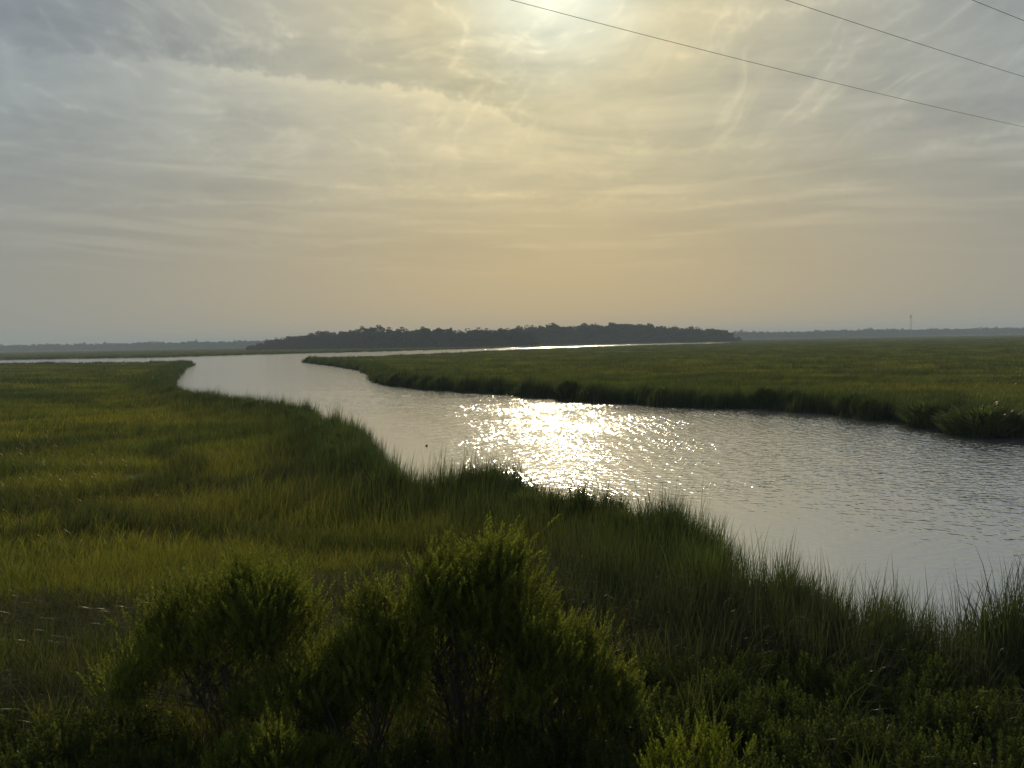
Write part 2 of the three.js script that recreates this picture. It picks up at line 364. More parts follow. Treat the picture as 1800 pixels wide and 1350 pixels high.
// one grass blade: starts at (x,y,z), leans towards angle phi, bends by curl
function blade(s, x, y, z, h, w, phi, lean, curl, seg, tone) {
  const dx = Math.cos(phi), dz = Math.sin(phi), base = s.p.length / 3;
  const face = phi + Math.PI / 2 + (tone[3] ?? 0), wx = Math.cos(face), wz = Math.sin(face);
  let px = x, py = y, pz = z;
  for (let k = 0; k <= seg; k++) {
    const t = k / seg, th = lean + curl * Math.pow(t, 1.6), ww = w * 0.5 * (1 - 0.25 * t) * (k === seg ? 0 : 1 - 0.55 * t * t);
    if (k < seg) { s.p.push(px - wx * ww, py, pz - wz * ww, px + wx * ww, py, pz + wz * ww); s.c.push(tone[0], tone[1], tone[2], tone[0], tone[1], tone[2]); }
    else { s.p.push(px, py, pz); s.c.push(tone[0], tone[1], tone[2]); }
    const l = h / seg; px += dx * Math.sin(th) * l; pz += dz * Math.sin(th) * l; py += Math.cos(th) * l;
  }
  for (let k = 0; k < seg - 1; k++) { const a = base + k * 2; s.i.push(a, a + 1, a + 2, a + 1, a + 3, a + 2); }
  const a = base + (seg - 1) * 2; s.i.push(a, a + 1, a + 2);
}
function tuft(seed, { n, rad, h = 1, hv = 0.35, w, lean = 0.16, curl = 0.6, wind = 0.5, seg = 4 }) {
  const r = rngOf(seed), s = ribbonSet();
  for (let i = 0; i < n; i++) {
    const q = Math.sqrt(r()) * rad, a = r() * 6.283, t = 0.55 + 0.9 * r(), warm = r() < 0.12 ? 1.28 : 0.92 + 0.16 * r();
    let phi = r() * 6.283; if (r() < wind) phi = (r() - 0.5) * 1.5;
    blade(s, q * Math.cos(a), -0.06, q * Math.sin(a), h * (1 - hv + 2 * hv * r() * r() + 0.1), w * (0.7 + 0.6 * r()), phi, lean * (0.3 + 1.4 * r()), curl * (0.35 + 1.2 * r()), seg, [t * warm, t, t * (0.8 + 0.4 * r()), (r() - 0.5) * 2.2]);
  }
  return ribbonGeo(s);
}

// ------------------------------------------------------------------ marsh grass
const pools = [[-18.4, -37.8, 1.0, 0.5], [-13.2, -42, 1.6, 1.0], [-11.3, -40.2, 0.9, 0.5], [-56, -91.6, 1.2, 0.7], [-14.6, -41.2, 0.8, 0.5]];
const OLIVE = [0.19, 0.2, 0.022], GREEN = [0.098, 0.138, 0.022], DARK = [0.038, 0.06, 0.016], DUN = [0.13, 0.132, 0.022];
const blend3 = (a, b, t) => [mix(a[0], b[0], t), mix(a[1], b[1], t), mix(a[2], b[2], t)];
function marshLook(x, z, d) {                              // height and colour of the grass that grows at a spot
  const bank = 1 - smooth(2.2, 8, d + 1.5 * noiseB(x * 0.12, z * 0.12));
  const broad = fbm(noiseA, x * 0.018 + 4, z * 0.03, 3), mid = fbm(noiseC, x * 0.06, z * 0.11 + 5, 3), fine = noiseB(x * 0.4, z * 0.5);
  const creeklet = smooth(0.13, 0.02, Math.abs(fbm(noiseB, x * 0.022 + 9, z * 0.034 - 3, 2)));
  const streak = fbm(noiseC, x * 0.02 + 20, z * 0.15 + 0.4 * noiseA(x * 0.05, z * 0.05), 3);
  let h = 0.74 + 0.2 * mid + 0.3 * streak + 0.1 * broad + 0.06 * fine + 0.34 * creeklet;
  h = mix(h, 1.5 + 0.25 * fine + 0.15 * mid, bank);
  let c = blend3(OLIVE, GREEN, smooth(-0.35, 0.45, broad + 0.4 * mid));
  c = blend3(c, DUN, 0.45 * smooth(0.15, 0.6, noiseA(x * 0.035 - 7, z * 0.06)));
  c = blend3(c, DARK, Math.max(0.75 * creeklet, bank * 0.9, 0.72 * smooth(0.05, 0.4, streak)));
  const k = 0.88 + 0.24 * (fine * 0.5 + 0.5);
  return { h, c: [c[0] * k, c[1] * k, c[2] * k], bank, mid, creeklet };
}
const herbSpot = (x, z) => (x > 0.5 && z > -14.4 + 0.12 * x + 0.8 * noiseA(x * 0.5, 2)) || (x <= 0.5 && x > -5.4 && z > -11.6 + 0.6 * noiseA(x * 0.6, 9)) || (x < -5.4 && z > -12.6 + 0.5 * noiseA(x * 0.6, 5));
// flattened, wind-combed stretches in the near marsh, hollow shade painted into their grass (metres: centre x, z, half-widths)
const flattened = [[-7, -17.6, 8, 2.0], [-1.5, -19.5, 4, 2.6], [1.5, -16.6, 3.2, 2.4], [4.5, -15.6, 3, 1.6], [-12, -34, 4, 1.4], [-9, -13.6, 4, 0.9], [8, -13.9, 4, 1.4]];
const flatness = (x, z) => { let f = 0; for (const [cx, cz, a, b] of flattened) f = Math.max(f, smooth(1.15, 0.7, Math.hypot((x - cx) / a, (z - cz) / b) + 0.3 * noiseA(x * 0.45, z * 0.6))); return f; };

const bandsOf = [
  { r0: 9, r1: 26, gap: 0.23, w: 0.015, n: 13, rad: 0.2, far: 0, kind: 0 },
  { r0: 26, r1: 60, gap: 0.36, w: 0.02, n: 22, rad: 0.32, kind: 0 },
  { r0: 60, r1: 135, gap: 0.6, w: 0.036, n: 34, rad: 0.55, kind: 0 },
  { r0: 135, r1: 330, gap: 1.25, w: 0.085, n: 46, rad: 1.15, kind: 0 },
  { r0: 330, r1: 800, gap: 3.1, w: 0.2, n: 60, rad: 2.8, kind: 0 },
  { r0: 800, r1: 2650, gap: 10, w: 0.6, n: 80, rad: 9, kind: 0 },
];
const marshes = { near: groupAt('marsh_grass'), right: groupAt('marsh_grass'), far: groupAt('marsh_grass') };
tag(marshes.near, 'olive green cordgrass covering the marsh on the near left side of the creek', 'grass', null, 'stuff');
tag(marshes.right, 'green cordgrass covering the broad marsh on the right bank of the creek', 'grass', null, 'stuff');
tag(marshes.far, 'thin pale strip of marsh grass beyond the far channel in front of the woods', 'grass', null, 'stuff');
{
  const r = rngOf(4242);
  bandsOf.forEach((b, bi) => {
    const variants = [0, 1, 2].map((v) => tuft(100 + bi * 10 + v, { n: b.n, rad: b.rad, w: b.w, wind: 0.55 }));
    const limp = [0, 1].map((v) => tuft(170 + bi * 10 + v, { n: Math.round(b.n * 1.1), rad: b.rad, w: b.w * 0.95, lean: 0.5, curl: 1.5, hv: 0.3, wind: 0.75 }));
    const lists = { near: [[], [], [], [], []], right: [[], [], [], [], []], far: [[], [], [], [], []] };
    const half = b.r1 * Math.sin(44 * D2R);
    for (let z = -b.r1; z < -b.r0 * 0.7; z += b.gap) for (let x = -half; x < half; x += b.gap) {
      const jx = x + (r() - 0.5) * b.gap * 1.3, jz = z + (r() - 0.5) * b.gap * 1.3, rr = Math.hypot(jx, jz), pick = r(), turn = r(), tall = r(), tint = r();
      if (rr < b.r0 || rr >= b.r1 || Math.abs(Math.atan2(jx, -jz)) > 43 * D2R) continue;
      const a = signed(nearLand, jx, jz), q = signed(rightLand, jx, jz), f = signed(farLand, jx, jz), d = Math.max(a, q, f) + shoreWobble(jx, jz);
      if (d < -0.15 - (bi < 3 ? 0.5 * tall * tall : 0)) continue;
      if (bi === 0 && herbSpot(jx, jz) && tint > 0.04) continue;
      if (pools.some(([px, pz, pa, pb]) => Math.hypot((jx - px) / (pa + 0.25), (jz - pz) / (pb + 0.9)) < 1)) continue;
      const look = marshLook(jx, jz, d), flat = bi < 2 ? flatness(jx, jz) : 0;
      let h = look.h * (0.85 + 0.3 * tall), c = look.c, kind = Math.floor(pick * 3);
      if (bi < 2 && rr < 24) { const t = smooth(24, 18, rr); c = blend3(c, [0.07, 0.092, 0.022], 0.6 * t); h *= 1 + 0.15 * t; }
      c = blend3(c, [0.042, 0.052, 0.02], 0.75 * flat);  // greyish stems plus the shade of the dark hollows, put into the blade colour
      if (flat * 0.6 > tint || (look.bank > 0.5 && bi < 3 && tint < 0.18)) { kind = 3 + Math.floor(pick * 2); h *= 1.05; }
      const k = 0.85 + 0.3 * tint, key = a >= q && a >= f ? 'near' : q >= f ? 'right' : 'far';
      // turns stay small so that the grass keeps its lean down-wind
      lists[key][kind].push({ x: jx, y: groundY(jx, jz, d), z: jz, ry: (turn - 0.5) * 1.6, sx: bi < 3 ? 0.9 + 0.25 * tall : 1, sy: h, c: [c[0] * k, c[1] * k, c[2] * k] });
    }
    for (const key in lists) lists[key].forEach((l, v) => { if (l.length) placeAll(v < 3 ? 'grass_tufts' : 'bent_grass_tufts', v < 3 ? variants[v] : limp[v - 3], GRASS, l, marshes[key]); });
  });
}

// tall reeds along the water's edge
function edgeGrass(poly, name, label, from, to, seed, gap, h0, deep, rMax) {
  const r = rngOf(seed), root = groupAt(name), lists = [[], [], [], []];
  const vs = [0, 1, 2, 3].map((v) => tuft(seed + v, { n: 15, rad: 0.22, w: 0.022, lean: v === 3 ? 0.45 : 0.14, curl: v === 3 ? 1.3 : 0.75, wind: 0.7, hv: 0.32, seg: 5 }));
  for (let i = from; i < to; i++) {
    const [ax, az] = poly[i], [bx, bz] = poly[i + 1], len = Math.hypot(bx - ax, bz - az), nx = (bz - az) / len, nz = -(bx - ax) / len;
    const sgn = signed(poly, (ax + bx) / 2 + nx * 0.3, (az + bz) / 2 + nz * 0.3) > 0 ? 1 : -1;
    for (let k = 0; k < len / gap; k++) {
      const t = r(), off = Math.pow(r(), 0.8) * deep - 0.5, x = mix(ax, bx, t) + nx * sgn * off, z = mix(az, bz, t) + nz * sgn * off;
      const rr = Math.hypot(x, z), d = landOf(x, z), tall = r(), tint = r(), pick = r();
      if (rr > rMax || d < -0.55) continue;
      const clump = 0.8 + 0.6 * clamp(fbm(noiseC, x * 0.2, z * 0.2, 2), -0.5, 0.6) + 0.25 * Math.max(0, noiseB(x * 0.9, z * 0.9)), big = clamp(rr / 60, 1, 2.2);
      const c = blend3(DARK, GREEN, clamp(0.45 * tint + 0.7 * noiseA(x * 0.3, z * 0.3))), h = h0 * clump * (0.75 + 0.45 * tall);
      lists[Math.floor(pick * 4)].push({ x, y: groundY(x, z, d) , z, ry: (tint - 0.5) * 1.8, sx: big, sy: h, c });
    }
  }
  lists.forEach((l, v) => l.length && placeAll('reed_tufts', vs[v], GRASS, l, root));
  return tag(root, label, 'reeds', null, 'stuff');
}
edgeGrass(nearLand, 'bank_reeds', 'tall dark reeds leaning over the water along the near left bank', 6, 44, 900, 0.024, 1.8, 2.2, 330);
edgeGrass(rightLand, 'bank_reeds', 'tall dark reeds standing along the far right bank of the creek', 0, 23, 950, 0.022, 1.75, 3.2, 330);

// ------------------------------------------------------------------ rounded grass mounds on the right bank
{
  const r = rngOf(61);
  const shapes = [0, 1, 2, 3].map(() => {
    const s = ribbonSet();
    for (let i = 0; i < 2600; i++) {                       // short arching blades all over an uneven dome
      const a = r() * 6.283, u = r(), w = Math.sqrt(1 - u * u), t = 0.6 + 0.8 * r(), k = (0.62 + 0.2 * noiseA(Math.cos(a) * 1.4 + 0, Math.sin(a) * 1.4 + u)) * (0.8 + 0.25 * r());
      blade(s, k * w * Math.cos(a), k * u * 0.85, k * w * Math.sin(a), 0.3 + 0.28 * r(), 0.02 + 0.014 * r(), a + (r() - 0.5) * 1.2, 0.1 + 0.55 * w, 0.5 + 0.9 * r(), 4, [0.082 * t, 0.112 * t, 0.026 * t, (r() - 0.5) * 2]);
    }
    return ribbonGeo(s);
  });
  const mound = (x, z, rad, h, label, group) => {
    const g = groupAt('grass_mound', x, Math.max(groundY(x, z), -0.1) - 0.05, z), m = meshOf('blades', shapes[Math.floor(r() * 4)], GRASS, g);
    m.userData.kind = 'stuff'; m.scale.set(rad, h, rad); m.rotation.y = r() * 6.28;
    tag(g, label, 'grass mound', group);
  };
  mound(31.6, -58.6, 2.3, 2.0, 'rounded grass mound on the right bank, just left of the largest mound');
  mound(32.6, -53.0, 3.1, 2.35, 'largest rounded grass mound at the right edge of the picture');
  mound(37.4, -51.2, 2.4, 1.95, 'grass mound cut by the right edge, behind the largest mound');
  for (let i = 5; i < 20; i++) {
    const [ax, az] = rightLand[i], [bx, bz] = rightLand[i + 1], len = Math.hypot(bx - ax, bz - az);
    for (let k = 0; k < len / 3.4; k++) {
      const t = (k + 0.2 + 0.6 * r()) / (len / 3.4), x = mix(ax, bx, t) + 0.5, z = mix(az, bz, t) - 0.7 - 1.6 * r(), w = 0.6 + 1.6 * r() * r() + 0.2 * r();
      if (r() < 0.3) continue;
      mound(x, z, w, 0.75 * w + 0.55 + 0.35 * r(), `dark grass clump at the water's edge of the right bank, ${z < -108 ? 'far upstream near the point' : z < -84 ? 'left of the sun glitter' : z < -73 ? 'behind the sun glitter' : 'right of the sun glitter'}`, 'grass clumps along the right bank');
    }
  }
  for (let i = 10; i < 30; i++) {
    const [ax, az] = nearLand[i], [bx, bz] = nearLand[i + 1], len = Math.hypot(bx - ax, bz - az);
    for (let k = 0; k < len / 2.6; k++) {
      const t = r(), x = mix(ax, bx, t) - 0.9 - r(), z = mix(az, bz, t) + 0.5 + r(), w = 0.6 + 0.6 * r();
      if (landOf(x, z) < 0) continue;
      mound(x, z, w, 1.25 + 0.5 * r(), `dark grass clump on the near left bank, ${z < -56 ? 'far up the bank' : z < -38 ? 'beside the calm bay' : z < -30 ? 'below the calm bay' : 'in front of the sun glitter'}`, 'grass clumps along the near left bank');
    }
  }
}

// ------------------------------------------------------------------ tidal pools in the marsh
pools.forEach(([x, z, a, b]) => {
  const sh = [], n = 22;
  for (let i = 0; i < n; i++) { const t = i / n * 6.283, q = 1 + 0.28 * noiseA(Math.cos(t) * 1.3 + x, Math.sin(t) * 1.3 + z); sh.push(new THREE.Vector2(Math.cos(t) * a * q, Math.sin(t) * b * q)); }
  const g = new THREE.ShapeGeometry(new THREE.Shape(sh)); g.rotateX(-Math.PI / 2);
  const o = meshOf('tidal_pool', g, waterMaterial(0.2), scene); o.position.set(x, groundY(x, z) + 0.1, z);
  tag(o, 'small shallow pool of water between the grass of the near left marsh', null, 'pools in the near left marsh', 'structure');
});

// ------------------------------------------------------------------ woods
function card(s, x, y, z, size, r, tone) {                 // a small bent leaf spray of five points
  const q = new THREE.Quaternion().setFromEuler(new THREE.Euler(r() * 6.283, r() * 6.283, r() * 6.283)), b = s.p.length / 3;
  const pts = [[0, -0.55, 0], [0.5, -0.1, 0.12], [0.28, 0.5, -0.05], [-0.3, 0.46, 0.1], [-0.5, -0.05, -0.08]], v = new THREE.Vector3();
  for (const [a, c, d] of pts) { v.set(a * (0.7 + 0.6 * r()), c * (0.7 + 0.6 * r()), d).multiplyScalar(size).applyQuaternion(q); s.p.push(x + v.x, y + v.y, z + v.z); s.c.push(...tone); }
  s.i.push(b, b + 1, b + 2, b, b + 2, b + 3, b, b + 3, b + 4);
}
function crown(seed, kind) {                               // unit tree: height 1, ground at 0
  const r = rngOf(seed), s = ribbonSet(), blobs = [];
  if (kind === 'broad') for (let i = 0; i < 11; i++) { const a = r() * 6.283, q = r(); blobs.push([0.24 * q * Math.cos(a), 0.3 + 0.52 * r() + 0.1 * (1 - q), 0.24 * q * Math.sin(a), 0.1 + 0.08 * r(), 0.8]); }
  if (kind === 'broad') for (let i = 0; i < 7; i++) { const a = r() * 6.283; blobs.push([0.26 * Math.cos(a), 0.12 + 0.2 * r(), 0.26 * Math.sin(a), 0.13, 0.9]); }
  if (kind === 'pine') for (let i = 0; i < 9; i++) { const a = r() * 6.283, y = 0.62 + 0.33 * r(), q = (1.05 - y) * 0.5; blobs.push([q * Math.cos(a), y, q * Math.sin(a), 0.06 + 0.05 * r(), 0.55]); }
  if (kind === 'flat') { blobs.push([0, 0.94, 0, 0.13, 0.4]); for (let i = 0; i < 12; i++) { const a = i * 0.785 + r(), q = 0.1 + 0.17 * r(); blobs.push([q * Math.cos(a), 0.95 - q * 0.75 + 0.05 * r(), q * Math.sin(a), 0.06 + 0.04 * r(), 0.55]); } for (let i = 0; i < 6; i++) { const a = r() * 6.283, q = 0.2 * r(); blobs.push([q * Math.cos(a), 0.35 + 0.35 * r(), q * Math.sin(a), 0.1, 0.8]); } }
  if (kind === 'bush') for (let i = 0; i < 10; i++) { const a = r() * 6.283, q = r() * 0.5; blobs.push([q * Math.cos(a), 0.2 + 0.55 * r(), q * Math.sin(a), 0.2 + 0.1 * r(), 0.85]); }
  const per = { broad: 34, pine: 30, flat: 36, bush: 26 }[kind], size = { broad: 0.062, pine: 0.042, flat: 0.04, bush: 0.13 }[kind];
  for (const [bx, by, bz, br, sq] of blobs) for (let i = 0; i < per; i++) {
    const u = r() * 2 - 1, a = r() * 6.283, q = Math.cbrt(0.25 + 0.75 * r()), w = Math.sqrt(1 - u * u), t = 0.8 + 0.4 * r();
    card(s, bx + br * q * w * Math.cos(a), by + br * sq * q * u, bz + br * q * w * Math.sin(a), size * (0.7 + 0.7 * r()), r, [0.04 * t, 0.052 * t, 0.022 * t]);
  }
  return { geo: ribbonGeo(s), blobs };
}
function limb(a, b, r0, r1, sides = 5) {
  const mid = a.clone().lerp(b, 0.5).add(new THREE.Vector3(0.06, 0.03, -0.04).multiplyScalar(a.distanceTo(b)));
  const g = new THREE.TubeGeometry(new THREE.QuadraticBezierCurve3(a, mid, b), 4, 1, sides), p = g.attributes.position, n = g.attributes.normal;
  const ring = sides + 1;
  for (let i = 0; i < p.count; i++) {
    const t = Math.floor(i / ring) / 4, rad = mix(r0, r1, t) - 1;
    p.setXYZ(i, p.getX(i) + n.getX(i) * rad, p.getY(i) + n.getY(i) * rad, p.getZ(i) + n.getZ(i) * rad);
  }
  return g;
}
const V = (x, y, z) => new THREE.Vector3(x, y, z);
function makeTree(seed, kind) {                            // unit tree: trunk and limbs, crown
  const c = crown(seed, kind), geos = [limb(V(0, -0.02, 0), V(0.01, 0.55, 0), 0.016, 0.011)];
  geos.push(limb(V(0.01, 0.55, 0), V(0, 0.9, 0), 0.011, 0.005));
  c.blobs.forEach(([x, y, z], i) => { if (i < 9) geos.push(limb(V(0.01, Math.max(0.2, y - 0.22), 0), V(x * 0.9, y, z * 0.9), 0.006, 0.002, 4)); });
  const g = new THREE.Group(); g.name = 'tree';
  meshOf('trunk', mergeGeometries(geos), BARK, g);
  meshOf('crown', c.geo, TREE, g);
  return g;
}
const kinds = { broad: [301, 302, 303, 304, 305].map((s) => makeTree(s, 'broad')), pine: [311, 312, 313].map((s) => makeTree(s, 'pine')), flat: [321, 322].map((s) => makeTree(s, 'flat')), bush: [331, 332, 333].map((s) => makeTree(s, 'bush')) };
function plant(kind, v, x, z, h, wide, turn, label, group, name = 'woodland_tree') {
  const t = kinds[kind][v % kinds[kind].length].clone();
  t.name = numbered(name);
  t.position.set(x, groundY(x, z), z); t.rotation.y = turn; t.scale.set(h * wide, h, h * wide);
  scene.add(t);
  return tag(t, label, 'tree', group);
}
{
  const r = rngOf(808);
  // the nearer wood: spine and height profile from its low left tip to its right end
  const spine = [[-372, -1090], [-320, -1065], [-200, -1000], [-80, -945], [28, -915]];
  const tops = [[-372, 7], [-350, 14], [-320, 18], [-290, 21.5], [-262, 24], [-240, 25], [-200, 25.5], [-160, 25], [-120, 24], [-60, 22.5], [0, 21], [28, 17]];
  const zAt = (x) => lerpTable(spine, x);
  for (let row = 0; row < 3; row++) for (let x = -372 + row * 3; x < 30; x += 7) {
    const jx = x + (r() - 0.5) * 6, h = lerpTable(tops, jx) * (0.86 + 0.24 * r()) * (row ? 1.02 : 0.92), kind = row === 2 && r() < 0.25 ? 'pine' : 'broad';
    plant(kind, Math.floor(r() * 5), jx, zAt(jx) - row * 13 - 4 + (r() - 0.5) * 6, h, (h < 12 ? 1.25 : 0.95) * (0.9 + 0.3 * r()), r() * 6.28, `dark tree in the ${['front', 'middle', 'back'][row]} rows ${jx < -290 ? 'at the low left tip' : jx < -200 ? 'of the rising left slope' : jx < -90 ? 'below the flat-topped trees' : 'at the right end'} of the nearer wood`, 'trees of the nearer island wood');
  }
  for (let x = -374; x < 34; x += 6.2) plant('bush', Math.floor(r() * 3), x + r() * 3, zAt(x) + 4 + r() * 4, 5.5 + 3.5 * r(), 1.15, r() * 6.28, `low dark bush along the foot of the nearer island wood, ${x < -290 ? 'by its low left tip' : x < -200 ? 'below its rising left slope' : x < -90 ? 'below the flat-topped trees' : 'towards its right end'}`, 'bushes along the nearer island wood', 'woodland_bush');
  const star = [
    ['flat', -195, -1008, 30, 0.85, 'tall flat-topped tree with gaps under its crown, left of the umbrella-shaped tree'],
    ['flat', -183, -1006, 28.5, 0.8, 'flat-topped tree touching the tall gappy tree, just left of the umbrella-shaped tree'],
    ['flat', -172, -1000, 31, 0.95, 'umbrella-shaped tree standing highest above the left part of the wooded island'],
    ['pine', -140, -985, 28.5, 1.5, 'open-crowned tree rising above the wood right of the umbrella-shaped tree'],
    ['flat', -112, -975, 27.5, 0.95, 'broad gappy crown rising above the middle of the nearer wood'],
    ['flat', -90, -962, 25.5, 0.8, 'small flat crown above the wood right of the broad gappy crown'],
  ];
  for (const [k, x, z, h, w, label] of star) plant(k, Math.floor(r() * 3), x, z, h, w, r() * 6, label);
  // the farther wood on the right
  const spine2 = [[-60, -1130], [60, -1130], [200, -1155], [345, -1190]];
  const tops2 = [[-60, 22], [20, 28], [50, 31.5], [80, 30], [120, 31.5], [165, 32], [205, 29.5], [250, 26], [290, 23], [330, 20], [345, 15]];
  for (let row = 0; row < 3; row++) for (let x = -58 + row * 3; x < 346; x += 7.6) {
    const jx = x + (r() - 0.5) * 6, h = lerpTable(tops2, jx) * (0.85 + 0.22 * r()) * (row ? 1.03 : 0.92), kind = row === 2 && r() < 0.3 ? 'pine' : 'broad';
    plant(kind, Math.floor(r() * 5), jx, lerpTable(spine2, jx) - row * 13 - 4 + (r() - 0.5) * 6, h, 0.95 * (0.9 + 0.3 * r()), r() * 6.28, `hazy tree in the ${['front', 'middle', 'back'][row]} rows ${jx < 40 ? 'behind the nearer wood' : jx < 190 ? 'on the high crest' : jx < 280 ? 'on the falling right slope' : 'at the low right end'} of the farther wood`, 'trees of the farther island wood');
  }
  for (let x = -55; x < 350; x += 6.6) plant('bush', Math.floor(r() * 3), x + r() * 3, lerpTable(spine2, x) + 4 + r() * 4, 5.5 + 3.5 * r(), 1.15, r() * 6.28, `low hazy bush along the foot of the farther island wood, ${x < 40 ? 'behind the nearer wood' : x < 190 ? 'below its high crest' : x < 280 ? 'below its falling right slope' : 'at its low right end'}`, 'bushes along the farther island wood', 'woodland_bush');
  plant('flat', 0, 62, -1140, 33, 1.0, 2, 'broad flat crown topping the left end of the farther wood');
  // far-off woods on the horizon: one mass each
  const far = (name, label, x0, x1, z, seed) => {
    const q = rngOf(seed), root = groupAt(name), lists = kinds.broad.slice(0, 3).map(() => []), pl = [];
    for (let row = 0; row < 4; row++) for (let x = x0; x < x1; x += 11) {
      const jx = x + (q() - 0.5) * 8, wave = 1 + 0.1 * noiseA(jx * 0.004, 3) + 0.07 * noiseB(jx * 0.02, 1), h = 25.5 * wave * (0.86 + 0.2 * q()), zz = z - row * 22 + 60 * noiseC(jx * 0.0015, 7) + (q() - 0.5) * 10;
      if (row === 2 && q() < 0.16) pl.push({ x: jx, y: 0.3, z: zz, ry: q() * 6, sx: h * 1.15, sy: h * 1.22 });
      else lists[Math.floor(q() * 3)].push({ x: jx, y: 0.3, z: zz, ry: q() * 6, sx: h * 1.35, sy: h * (row ? 1 : 0.8) });
    }
    lists.forEach((l, v) => placeAll('tree_crowns', kinds.broad[v].children[1].geometry, TREE, l, root));
    placeAll('pine_crowns', kinds.pine[0].children[1].geometry, TREE, pl, root);
    tag(root, label, 'woods', null, 'stuff');
  };
  far('distant_woods', 'hazy blue-grey line of woods on the horizon at the left', -3600, -300, -2520, 71);
  far('distant_woods', 'hazy blue-grey line of woods on the horizon at the right', -300, 3600, -2500, 72);
}

// ------------------------------------------------------------------ radio mast on the right horizon
{
  const steel = new THREE.MeshStandardMaterial({ color: new THREE.Color().setRGB(0.16, 0.15, 0.15), roughness: 0.6, metalness: 0.3 });
  const g = groupAt('radio_mast', 1287, 0.2, -2480), H = 70, bars = [];
  const at = (k, y) => { const a = k * 2.094, w = mix(1.5, 0.8, y / H); return V(w * Math.cos(a), y, w * Math.sin(a)); };
  for (let k = 0; k < 3; k++) {
    meshOf('leg', limb(at(k, 0), at(k, H), 0.22, 0.16), steel, g);
    for (let y = 0; y < H - 2.5; y += 2.5) bars.push(limb(at(k, y), at((k + 1) % 3, y + 2.5), 0.09, 0.09, 4), limb(at((k + 1) % 3, y), at(k, y + 2.5), 0.09, 0.09, 4));
  }
  const lattice = meshOf('lattice', mergeGeometries(bars), steel, g); lattice.userData.kind = 'stuff';
  for (const [y, h] of [[68.5, 3.2], [64.5, 2.8], [61, 2.2]]) {
    const arr = meshOf('antenna_platform', new THREE.TorusGeometry(1.9, 0.14, 6, 18).rotateX(Math.PI / 2), steel, g); arr.position.y = y;
    for (let k = 0; k < 9; k++) { const p = meshOf('antenna', new THREE.BoxGeometry(0.45, h, 0.25), steel, arr); p.position.set(2.0 * Math.cos(k * 0.698), 0, 2.0 * Math.sin(k * 0.698)); p.rotation.y = -k * 0.698 + Math.PI / 2; }
  }
  tag(g, 'thin tall radio mast rising above the hazy woods at the right', 'radio mast');
}

// ------------------------------------------------------------------ near shrubs
function leafyShoot(seed, { n = 17, len = 0.25, leaf = 0.066, wide = 0.024, spread = 0.72 }) {
  const r = rngOf(seed), s = ribbonSet(), bend = (r() - 0.5) * 0.4;
  for (let i = 0; i < n; i++) {
    const t = (i + 0.5) / n, a = i * 2.4 + r() * 0.5, y = t * len, cx = bend * t * t * len, tone = 0.8 + 0.4 * r(), l = leaf * (1.1 - 0.45 * t) * (0.8 + 0.4 * r());
    const th = spread * (1.15 - 0.75 * t) * (0.8 + 0.4 * r()), dx = Math.cos(a) * Math.sin(th), dz = Math.sin(a) * Math.sin(th), dy = Math.cos(th), wx = -Math.sin(a) * wide / 2, wz = Math.cos(a) * wide / 2;
    const b = s.p.length / 3;
    s.p.push(cx, y, 0, cx + dx * l * 0.5 + wx, y + dy * l * 0.5, dz * l * 0.5 + wz, cx + dx * l, y + dy * l * 0.96, dz * l, cx + dx * l * 0.5 - wx, y + dy * l * 0.5, dz * l * 0.5 - wz);
    for (let k = 0; k < 4; k++) s.c.push(tone, tone, tone * 0.9);
    s.i.push(b, b + 1, b + 2, b, b + 2, b + 3);
  }
  // the stalk
  const b = s.p.length / 3; s.p.push(-0.003, -0.05, 0, 0.003, -0.05, 0, bend * len, len, 0); for (let k = 0; k < 3; k++) s.c.push(0.7, 0.6, 0.5); s.i.push(b, b + 1, b + 2);
  return ribbonGeo(s);
}
const shoots = [1, 2, 3, 4].map((k) => leafyShoot(500 + k, {}));
